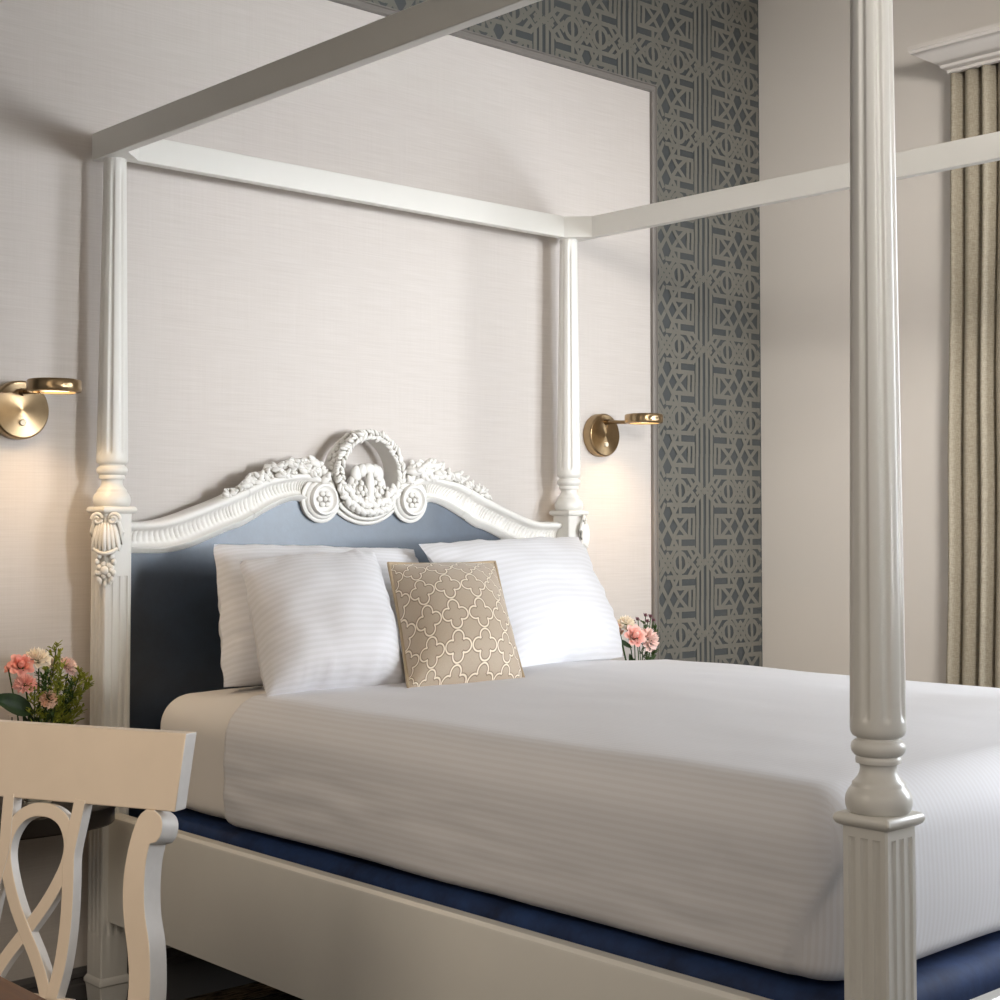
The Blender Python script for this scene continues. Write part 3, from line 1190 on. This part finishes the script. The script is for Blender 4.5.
def nightstand(cx, zt, label, s=1):
    t = thing('bedside_table', label, 'table', (cx, -.012, 0), 0, 'half-round bedside tables')
    b = MB()
    R, D = .208, .352

    def se(c):
        return math.copysign(abs(c) ** .62, c)
    pts = [(R * .96, 0)] + [(R * se(math.cos(a)), -D * .30 - D * .70 * abs(math.sin(a)) ** .72) for a in [PI * k / 48 for k in range(0, 49)]] + [(-R * .96, 0)]
    b.loft([[(x, y, zt - .012) for x, y in pts], [(x * 1.0, y * 1.0, zt - .003) for x, y in pts], [(x * .985, y * .985, zt) for x, y in pts]])
    b.build('table_top', M['darkwood'], t, smooth=40)
    b = MB()
    b.loft([[(x * .98, y * .98, zt - .046) for x, y in pts], [(x * .99, y * .99, zt - .042) for x, y in pts], [(x * .99, y * .99, zt - .0125) for x, y in pts]])
    b.build('apron', M['darkwood'], t, smooth=40)
    b = MB()
    b.prism([(-.02, zt - .047), (.02, zt - .047), (.02, zt - .09), (-.02, zt - .09)], -.04, 0)
    b.build('wall_bracket', M['darkwood'], t, smooth=40)
    return t


TZ = .600
nightstand(-1.088, TZ, 'dark half-round bedside table left of the bed, behind the chair')
nightstand(1.075, TZ, 'dark half-round bedside table right of the bed, behind the mattress')

# ------------------------------------------------------------------ flowers


def vase(x, y, label):
    t = thing('flower_vase', label, 'vase', (x, y, TZ + .001), 0, 'bedside flower vases')
    pr = [(0, 0), (.030, 0), (.033, .004), (.036, .03), (.038, .07), (.037, .11), (.034, .15), (.033, .185), (.034, .195), (.0315, .195), (.0305, .185), (.0315, .15), (.034, .11), (.035, .07), (.033, .03), (.028, .010), (0, .009)]
    MB().lathe(pr, 32, cap=False).build('glass_body', M['glass'], t, smooth=60)
    MB().lathe([(0, .0095), (.0275, .0105), (.0325, .03), (.0345, .07), (.0335, .10), (0, .10)], 24).build('water', M['glass'], t, smooth=60)
    return t


def rose_bloom(mb, M0, R, layers=5, seed=1, openness=1.0):
    rnd = random.Random(seed)
    mb.ellipsoid((0, 0, R * .15), (R * .28, R * .28, R * .45), M0, 8, 6)
    for L in range(layers):
        n = 3 + L
        for k in range(n):
            a0 = 2 * PI * k / n + L * .9 + rnd.uniform(-.15, .15)
            rad = R * (.22 + .78 * L / (layers - 1) * openness)
            hgt = R * (1.15 - .30 * L / (layers - 1)) * rnd.uniform(.92, 1.05)
            span = 2 * PI / n * .78 + .25

            f = L / (layers - 1) * openness

            def fn(u, v, a0=a0, f=f, span=span, jz=rnd.uniform(-.05, .05)):
                w = 2 * u - 1
                a = a0 + (u - .5) * span * (.55 + .45 * math.sin(PI * min(1, .15 + v * .75)))
                vv = v * (1 - .16 * w * w)
                r = R * (.08 + (.14 + .72 * f) * vv ** .75 + .30 * f * max(0, vv - .68) * 1.6)
                z = R * (-.45 + (1.15 - .50 * f + jz) * vv - .9 * f * max(0, vv - .70) ** 1.4)
                return (r * math.cos(a), r * math.sin(a), z)
            mb.grid(fn, 8, 8, M0)
    return mb


def carnation_bloom(mb, M0, R, seed=1):
    rnd = random.Random(seed)
    for L in range(4):
        n = 7
        for k in range(n):
            a0 = 2 * PI * k / n + L * .5
            tilt = .30 + .42 * L

            def fn(u, v, a0=a0, tilt=tilt, ph=rnd.random() * 6):
                a = a0 + (u - .5) * 1.25 * (.3 + .7 * v)
                rr = 1.35 * R * v * (1 + .10 * math.sin(u * 17 + ph) * v)
                r = rr * math.sin(tilt)
                z = rr * math.cos(tilt) * .9 + R * .16 * math.sin(u * 14 + ph) * v
                return (r * math.cos(a), r * math.sin(a), z - R * .3)
            mb.grid(fn, 10, 4, M0)
    return mb


def aim(d):
    d = Vector(d).normalized()
    q = Vector((0, 0, 1)).rotation_difference(d)
    return q.to_matrix().to_4x4()


def curve(a, b, bend, n=10):
    a, b, bend = Vector(a), Vector(b), Vector(bend)
    return [a.lerp(b, k / n) + bend * (4 * (k / n) * (1 - k / n)) for k in range(n + 1)]


def leafmesh(mb, base, d, L, W, up=(0, 0, 1), droop=.2):
    base, d = Vector(base), Vector(d).normalized()
    s = d.cross(Vector(up))
    if s.length < .05:
        s = Vector((1, 0, 0))
    s.normalize()
    n = s.cross(d)

    def fn(u, v):
        w = W / 2 * math.sin(PI * min(1, u ** .8)) ** .8
        return base + d * L * u + s * w * (2 * v - 1) + n * (-droop * L * u * u + .25 * W * abs(2 * v - 1))
    mb.grid(fn, 8, 4)
    return mb


def flower(kind, name, base, head, face, R, mat, label, group, seed=1, leaves=1, bend=(0, 0, 0), cat='flower'):
    """one cut flower: stem from the vase (base) to its head, bloom, leaves"""
    base, head = Vector(base), Vector(head)
    t = thing(name, label, cat, base, 0, group)
    st = curve((0, 0, 0), head - base, bend)
    s = MB().tube(st, .0017, 6)
    s.ellipsoid(tuple(head - base - Vector(face).normalized() * R * .55), (R * .25, R * .25, R * .3), None, 7, 5)
    s.build('stem', M['green'], t, smooth=60)
    M0 = T(*(head - base - Vector(face).normalized() * R * .35)) @ aim(face)
    b = MB()
    if kind == 'rose':
        rose_bloom(b, M0, R, 5, seed)
    elif kind == 'bud':
        rose_bloom(b, M0, R, 3, seed, .75)
    else:
        carnation_bloom(b, M0, R, seed)
    b.build('bloom', mat, t, smooth=60, fixn=False)
    rnd = random.Random(seed)
    for k in range(leaves):
        p = st[4 + k * 2]
        a = rnd.uniform(0, 2 * PI)
        leafmesh(MB(), p, (math.cos(a), math.sin(a), .6), .035, .014).build('leaf', M['green'], t, smooth=60)
    return t


def spray(name, base, tip, mat, label, group, seed, n=26, L=.028, bend=(0, 0, 0)):
    base, tip = Vector(base), Vector(tip)
    t = thing(name, label, 'greenery', base, 0, group)
    st = curve((0, 0, 0), tip - base, bend, 16)
    MB().tube(st, .0012, 5).build('stem', M['green'], t, smooth=60)
    rnd = random.Random(seed)
    m = MB()
    for k in range(n):
        f = .45 + .55 * (k + rnd.random()) / n
        i = min(15, int(f * 16))
        p = st[i].lerp(st[i + 1], f * 16 - i)
        d = (st[i + 1] - st[i]).normalized()
        a = rnd.uniform(0, 2 * PI)
        side = Vector((math.cos(a), math.sin(a), .1))
        ll = L * (1.35 - f) * 1.8
        dd = (d * .9 + side).normalized()
        for j in range(6):
            q = p + dd * ll * (j + 1) / 6
            aa = rnd.uniform(0, 2 * PI)
            e = (dd + Vector((math.cos(aa), math.sin(aa), rnd.uniform(-.3, .8))) * .9).normalized()
            leafmesh(m, q, e, .015, .0058, droop=.1)
        m.tube([p, p + dd * ll], .0006, 4)
    m.build('feathery_leaves', mat, t, smooth=60, fixn=False)
    return t


VX, VY = -1.062, -.20
vase(VX, VY, 'clear glass vase of mixed flowers on the left bedside table')
VB = Vector((VX, VY, TZ + .02))
GL = 'cut flowers in the left bedside vase'


def L3(u, v, y):
    """a spot of the left bouquet measured from the photograph, y metres out from the wall"""
    x = -1.0705 + (u - 40) * .0025 + (y + .22) * .48
    z = .870 - (v - 690) * .00234 - (y + .22) * .115 - (u - 40) * .00018
    return Vector((x, y, z))


def b0(k):
    a = k * 2.4
    return VB + Vector((.012 * math.cos(a), .012 * math.sin(a), 0))


flower('rose', 'rose', b0(0), L3(22, 663, -.235), (-.2, -.8, .55), .030, M['coral'], 'large coral rose, highest left in the left bedside vase', GL, 5, 2)
flower('bud', 'rosebud', b0(1), L3(8, 667, -.20), (-.9, -.3, .5), .017, M['coral'], 'dusky pink rosebud at far left behind the coral rose', GL, 9, 0)
flower('carn', 'carnation', b0(2), L3(38, 655, -.22), (.1, -.4, .9), .024, M['cream'], 'cream white carnation at the top of the left bouquet', GL, 3, 1)
flower('carn', 'carnation', b0(3), L3(25, 681, -.25), (-.2, -.5, .8), .020, M['pink'], 'small pink carnation just under the coral rose', GL, 4, 1)
flower('carn', 'carnation', b0(4), L3(52, 661, -.20), (.1, -.5, .8), .015, M['cream'], 'small cream bloom right of the white carnation, half hidden by greenery', GL, 6, 1)
flower('carn', 'carnation', b0(5), L3(70, 663, -.21), (.5, -.5, .7), .019, M['palepink'], 'pale pink carnation at the right of the left bouquet', GL, 7, 1)
flower('bud', 'rosebud', b0(6), L3(75, 671, -.19), (.8, -.4, .3), .013, M['palepink'], 'pale lilac-pink bud at the right edge below the pale carnation', GL, 8, 0)
flower('carn', 'carnation', b0(7), L3(50, 697, -.26), (.1, -.8, .5), .017, M['peach'], 'peach carnation lowest in the left bouquet', GL, 10, 1)
flower('bud', 'rosebud', b0(8), L3(46, 668, -.25), (0, -.6, .8), .012, M['lime'], 'yellow-green bud in the middle of the left bouquet', GL, 12, 0)
SPR = [((56, 648), -.215), ((88, 680), -.21), ((80, 674), -.235), ((62, 668), -.26), ((44, 676), -.255), ((78, 692), -.225), ((58, 688), -.265), ((70, 684), -.25), ((35, 690), -.26), ((66, 702), -.24)]
for k, ((u, v), y) in enumerate(SPR):
    spray('greenery_spray', b0(9 + k), L3(u, v, y), M['lime'] if k % 3 != 1 or k < 3 else M['green'], 'feathery yellow-green filler spray among the left bedside flowers', 'filler sprays in the left bedside vase', 40 + k, 26 if k < 5 else 20, .024)
t = thing('leaf_stem', 'single broad dark green leaf hanging out at left of the left vase', 'leaf', b0(20), 0)
e = L3(30, 712, -.235) - b0(20)
MB().tube(curve((0, 0, 0), e, (.0, 0, .0)), .0018, 6).build('stem', M['deepgreen'], t, smooth=60)
leafmesh(MB(), e, L3(-4, 697, -.27) - L3(30, 712, -.235), .125, .050, (.1, -.9, .35), .12).build('leaf_blade', M['deepgreen'], t, smooth=60)
for k in range(9):
    a = k * 2.1
    h = b0(k + 25) + Vector((.022 * math.cos(a), .022 * math.sin(a) - .01, .16 + .012 * (k % 3)))
    t = thing('leaf_stem', 'short dark green leafy stem at the neck of the left bedside vase', 'leaf', b0(25 + k), 0, 'leafy stems in the left bedside vase')
    v = h - b0(25 + k)
    MB().tube(curve((0, 0, 0), v, (0, 0, 0)), .0016, 6).build('stem', M['deepgreen'], t, smooth=60)
    leafmesh(MB(), v * .8, (math.cos(a), math.sin(a) - .4, 1.6), .060, .018, (math.cos(a + 1.5), math.sin(a + 1.5), .2), .1).build('leaf_blade', M['deepgreen'], t, smooth=60)

WX, WY = 1.018, -.22
vase(WX, WY, 'clear glass vase of mixed flowers on the right bedside table')
WB = Vector((WX, WY, TZ + .02))
GR = 'cut flowers in the right bedside vase'


def R3(u, v, y):
    x = 1.0175 + (u - 640) * .00485 + (y + .22) * 1.1
    z = .8805 - (v - 640) * .00327 - (y + .22) * .11 - (u - 640) * .00025
    return Vector((x, y, z))


def c0(k):
    a = k * 2.4
    return WB + Vector((.012 * math.cos(a), .012 * math.sin(a), 0))


flower('rose', 'rose', c0(0), R3(637, 634, -.25), (-.25, -.85, .45), .037, M['rose'], 'full pink rose in front of the right bedside bouquet', GR, 15, 1)
flower('carn', 'carnation', c0(1), R3(652, 638, -.235), (.3, -.8, .3), .030, M['palepink'], 'pale pink carnation right of the pink rose, right bedside', GR, 16, 1)
flower('carn', 'carnation', c0(2), R3(626, 621, -.20), (-.3, -.4, .8), .022, M['cream'], 'cream bloom at upper left of the right bedside bouquet', GR, 17, 1)
flower('bud', 'rosebud', c0(3), R3(620, 631, -.22), (-.6, -.6, .5), .016, M['brownpetal'], 'brownish bud at the left edge of the right bedside bouquet', GR, 18, 0)
flower('bud', 'rosebud', c0(4), R3(618, 625, -.20), (-.6, -.4, .7), .012, M['peach'], 'tiny peach bud topmost at left of the right bedside bouquet', GR, 19, 0)
for k, (u, v, y) in enumerate([(638, 618, -.19), (646, 614, -.20), (651, 615, -.19), (654, 619, -.20), (634, 621, -.21), (648, 620, -.21)]):
    flower('bud', 'waxflower', c0(5 + k), R3(u, v, y), (.1, -.6, .8), .011, M['purple'], 'tiny dark purple bud above the pink rose on the right bedside', 'purple buds in the right bedside vase', 60 + k, 1)
for k, (u, v, y) in enumerate([(657, 625, -.20), (644, 622, -.2), (655, 632, -.21)]):
    spray('greenery_spray', c0(11 + k), R3(u, v, y), M['green'], 'feathery green filler spray among the right bedside flowers', 'filler sprays in the right bedside vase', 80 + k, 12, .018)
t = thing('leaf_stem', 'narrow dark green leaf reaching left from the right bedside vase', 'leaf', c0(16), 0)
e = R3(631, 648, -.23) - c0(16)
MB().tube(curve((0, 0, 0), e, (0, 0, 0)), .0018, 6).build('stem', M['deepgreen'], t, smooth=60)
leafmesh(MB(), e, R3(613, 636, -.24) - R3(631, 648, -.23), .092, .020, (.2, -.9, .3), .1).build('leaf_blade', M['deepgreen'], t, smooth=60)
for k in range(6):
    a = k * 2.1
    b = c0(18 + k)
    t = thing('leaf_stem', 'short green leafy stem at the neck of the right bedside vase', 'leaf', b, 0, 'leafy stems in the right bedside vase')
    v = Vector((.016 * math.cos(a), .016 * math.sin(a) - .01, .20))
    MB().tube(curve((0, 0, 0), v, (0, 0, 0)), .002, 6).build('stem', M['green'], t, smooth=60)
    leafmesh(MB(), v * .82, (math.cos(a), math.sin(a) - .4, 2.0), .055, .017, (math.cos(a + 1.5), math.sin(a + 1.5), .2), .1).build('leaf_blade', M['green'], t, smooth=60)

# ------------------------------------------------------------------ chair
phi, rec = math.radians(23), math.radians(12)
yaw = .74
rh = Vector((math.cos(yaw), -math.sin(yaw), 0))
fh = Vector((math.sin(yaw), math.cos(yaw), 0))
cs = rh * math.cos(phi) - fh * math.sin(phi)      # along the crest rail, to the sitter's left
cb = rh * math.sin(phi) + fh * math.cos(phi)      # backwards
cup = Vector((0, 0, math.cos(rec))) + cb * math.sin(rec)
cn = cs.cross(cup)
CAMP = Vector((-2.6927, -3.6023, 1.2599))
CP0 = Vector((-1.404, -1.440, .9225))             # upper right corner of the crest rail
cc = CP0 - cs * .2525                              # centre of the crest rail, top front edge
root = thing('side_chair', 'champagne painted wooden chair with interlaced splat at the desk', 'chair', (cc.x, cc.y, 0))
ang = math.atan2(cs.y, cs.x)
root.rotation_euler = (0, 0, ang)
# local frame: x along the crest, y backwards, z up
RB = T(0, 0, CP0.z) @ RX(-rec)      # back plane: (x, y thickness, z along the tilted back, 0 at top)

b = MB()


def crest_sec(u, v):
    pass


rings = []
for k in range(17):
    x = -.2525 + .505 * k / 16
    bow = .012 * (1 - (x / .2525) ** 2)
    rings.append([(x * (1 if True else 1), bow, 0), (x, bow + .030, .0055), (x * .99, bow + .030, -.118), (x * .99, bow, -.1245)])
b.loft(rings, RB)
b.build('crest_rail', M['chair'], root, smooth=30, bevel=.002)

b = MB()
th0, th1 = .010, .032


def dense(pts, n=28):
    return [tuple(interp(pts, k / n)) for k in range(n + 1)]


SX = -.020
for q in (-1, 1):
    b.ribbon(dense([(SX + q * .074, -.118), (SX + q * .0705, -.16), (SX + q * .067, -.205), (SX + q * .073, -.25), (SX + q * .079, -.30), (SX + q * .081, -.345), (SX + q * .079, -.39), (SX + q * .070, -.44), (SX + q * .060, -.49)]), .023, th0, th1, RB)
half = [(.068, -.45), (.052, -.412), (.030, -.375), (0, -.335), (-.030, -.292), (-.052, -.25), (-.0635, -.215), (-.062, -.184), (-.046, -.156), (-.023, -.1425)]
loop = [(SX + x, z) for x, z in half] + [(SX, -.1395)] + [(SX - x, z) for x, z in reversed(half)]
b.ribbon(dense(loop, 90), .0225, th0 + .0008, th1 - .0008, RB, 0, .0024)
b.prism([(-.085, -.43), (.085, -.43), (.075, -.505), (-.075, -.505)], th0, th1, RB)
b.build('splat', M['chair'], root, smooth=30, bevel=.0012)

for q in (-1, 1):
    b = MB()
    outl = [(.205, -.124), (.193, -.135), (.185, -.158), (.180, -.19), (.1785, -.225), (.1815, -.26), (.190, -.298), (.204, -.341), (.2135, -.380), (.217, -.42), (.216, -.46), (.214, -.50)]
    inn = [(.258, -.50), (.2585, -.46), (.258, -.41), (.252, -.365), (.243, -.325), (.229, -.285), (.221, -.245), (.218, -.205), (.2205, -.177)]
    scr = [(.2315, -.174), (.238, -.166), (.2405, -.155), (.2395, -.142), (.233, -.131), (.220, -.124)]
    poly = [(x - .011, z) for x, z in dense(outl, 30) + dense(inn, 26) + dense(scr, 12)]
    if q < 0:
        poly = [(-x, z) for x, z in poly]
    b.prism(poly, .000, .046, RB)
    b.build('stile', M['chair'], root, smooth=35, bevel=.0015)
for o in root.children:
    # right-facing side faces of the back pieces get a paler silvery colour
    o.data.materials.append(M['pale_edge'])
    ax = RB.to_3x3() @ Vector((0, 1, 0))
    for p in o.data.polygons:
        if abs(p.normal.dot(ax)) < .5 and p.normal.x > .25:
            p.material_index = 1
# seat, rails and legs (below the picture edge)
zs = .455
yb = -math.sin(rec) * 0
ys0 = -.50 * math.sin(rec) + .03
b = MB()
b.loft([[(-.235, ys0, zs - .05), (.235, ys0, zs - .05), (.250, ys0 - .43, zs - .05), (-.250, ys0 - .43, zs - .05)], [(-.235, ys0, zs), (.235, ys0, zs), (.250, ys0 - .43, zs), (-.250, ys0 - .43, zs)]])
seat = b.build('seat', M['chair'], root, smooth=0, bevel=.006)
b = MB()
b.loft([[(-.222, ys0 - .02, zs + .0005), (.222, ys0 - .02, zs + .0005), (.238, ys0 - .415, zs + .0005), (-.238, ys0 - .415, zs + .0005)], [(-.222, ys0 - .02, zs + .03), (.222, ys0 - .02, zs + .03), (.238, ys0 - .415, zs + .03), (-.238, ys0 - .415, zs + .03)]])
b.build('seat_pad', M['sheet'], seat, smooth=0, bevel=.012)
for q in (-1, 1):
    MB().loft([sq_ring(.034, 0), sq_ring(.046, zs - .01)], T(q * .222, ys0 - .395, 0)).build('leg', M['chair'], root, smooth=30)
    b = MB()
    rr = []
    for k in range(8):
        t_ = k / 7
        rr.append([(x + q * .222, y + ys0 - .02 + .10 * (1 - t_) ** 1.6, z) for x, y, z in sq_ring(.034 + .008 * t_, (zs - .005) * t_)])
    b.loft(rr)
    b.build('leg', M['chair'], root, smooth=30)

# ------------------------------------------------------------------ desk
DX0, DX1, DY0, DY1, DZ = -2.62, -1.937, -2.30, -.95, .75
t = thing('writing_desk', 'brown wooden desk top edge at lower left, in front of the chair', 'desk', ((DX0 + DX1) / 2, (DY0 + DY1) / 2, 0))
off = t.location
MB().box((DX0, DY0, DZ - .032), (DX1, DY1, DZ)).build('desk_top', M['deskwood'], t, off, smooth=0, bevel=.003)
MB().box((DX0 + .05, DY0 + .05, DZ - .09), (DX0 + .07, DY1 - .05, DZ - .033)).box((DX0 + .07, DY0 + .05, DZ - .09), (DX1 - .25, DY0 + .07, DZ - .033)).box((DX0 + .07, DY1 - .07, DZ - .09), (DX1 - .25, DY1 - .05, DZ - .033)).build('apron', M['deskwood'], t, off, smooth=0)
for x in (DX0 + .08, DX1 - .28):
    for y in (DY0 + .08, DY1 - .08):
        MB().loft([sq_ring(.035, 0), sq_ring(.055, DZ - .0325)], T(x, y, 0)).build('leg', M['deskwood'], t, off, smooth=30)

# ------------------------------------------------------------------ curtain and pelmet
pe = MB()
pprof = [(-.02, 2.788), (.0, 2.788), (.0, 2.798), (.010, 2.801), (.016, 2.806), (.018, 2.814), (.026, 2.817), (.038, 2.826), (.056, 2.836), (.072, 2.847), (.080, 2.853), (.088, 2.855), (.090, 2.864), (.094, 2.866), (.094, 2.880), (-.02, 2.880)]
PXF, PY0, PY1 = 1.862, -.862, -2.95
rings = [[(XR - .001, PY0 + o, z) for o, z in pprof], [(PXF - o, PY0 + o, z) for o, z in pprof], [(PXF - o, PY1 - o, z) for o, z in pprof], [(XR - .001, PY1 - o, z) for o, z in pprof]]
pe.loft(rings)
pe.box((PXF, PY1, 2.872), (XR - .001, PY0, 2.880))
tag(pe.build('curtain_pelmet', M['crown'], None, (0, 0, 0), smooth=30), 'white crown-moulded pelmet box above the curtain', 'pelmet')

cu = MB()
rnd = random.Random(21)
LEN = 1.05
folds = []
s = 0
while s < LEN:
    wdt = rnd.uniform(.045, .085)
    folds.append((s, wdt, rnd.uniform(.65, 1.15)))
    s += wdt


def cfold(s):
    for (a, w_, h) in folds:
        if a <= s <= a + w_:
            return h * math.sin(PI * (s - a) / w_) ** .8
    return 0


def curt(u, v):
    s = u * LEN
    z = .02 + (2.800 - .02) * v
    top = smooth01(0, 1, v)
    sp = 1.0 + .0 * v
    y = -.850 - s * (.93 + .05 * v) + .055 * (1 - v) ** 1.2 * (1 - u)
    amp = .047 + .014 * (1 - v)
    x = 1.922 - amp * cfold(s) + .006 * noise.noise(Vector((s * 9, v * 3, 1))) - .004
    y += .008 * noise.noise(Vector((s * 5, v * 4, 7)))
    return (x, y, z)


cu.grid(curt, 420, 30)
o = cu.build('curtain', M['curtain'], None, (0, 0, 0), smooth=70, fixn=False)
sd = o.modifiers.new('thickness', 'SOLIDIFY')
sd.thickness = .002
tag(o, 'long olive beige linen curtain hanging in folds under the pelmet', 'curtain')

# ------------------------------------------------------------------ lights


def area(name, loc, target, sx, sy, e, col, spread=180):
    L = bpy.data.lights.new(name, 'AREA')
    L.shape = 'RECTANGLE'
    L.size, L.size_y = sx, sy
    L.energy = e
    L.color = col
    L.spread = math.radians(spread)
    o = bpy.data.objects.new(name, L)
    C.objects.link(o)
    o.location = loc
    o.rotation_euler = (Vector(target) - Vector(loc)).to_track_quat('-Z', 'Y').to_euler()
    return o


area('window_daylight', (1.55, -9.3, 1.5), (.22, 0, 1.80), 1.4, 1.4, 10.4, (.955, .975, 1), 21.5)
area('window_daylight_side', (1.80, -3.0, 1.75), (-.5, -1.5, .8), 1.0, 1.4, 68, (.86, .925, 1))
area('chair_fill', (-2.75, -1.75, 1.75), (-1.5, -1.3, .80), .8, .8, 4.6, (1, .85, .68), 100)  # unseen warm fill added to brighten the front of the chair
area('wall_wash', (-2.4, -5.6, 2.6), (1.94, -.85, 1.75), 1.2, 1.2, 11, (1, .955, .90), 36)
area('room_fill', (-1.9, -6.2, 3.1), (-.6, -1.0, 1.0), 2.2, 1.6, 27, (1, .92, .82))
w = bpy.data.worlds.new('room_world')
bpy.context.scene.world = w
w.use_nodes = True
w.node_tree.nodes['Background'].inputs[0].default_value = (.9, .9, 1, 1)
w.node_tree.nodes['Background'].inputs[1].default_value = .3

# ------------------------------------------------------------------ camera
cam = bpy.data.cameras.new('camera')
co = bpy.data.objects.new('camera', cam)
C.objects.link(co)
co.location = CAMP
co.rotation_euler = (PI / 2 + .0378, 0, -.74)
cam.sensor_width = 36
cam.lens = 36 * 1.518647
cam.shift_y = -.0331
cam.clip_start = .05
S = bpy.context.scene
S.camera = co
S.view_settings.view_transform = 'Standard'
S.view_settings.look = 'None'
S.view_settings.exposure = .3
S.view_settings.gamma = 1
S.cycles.max_bounces = 8
S.cycles.use_denoising = True
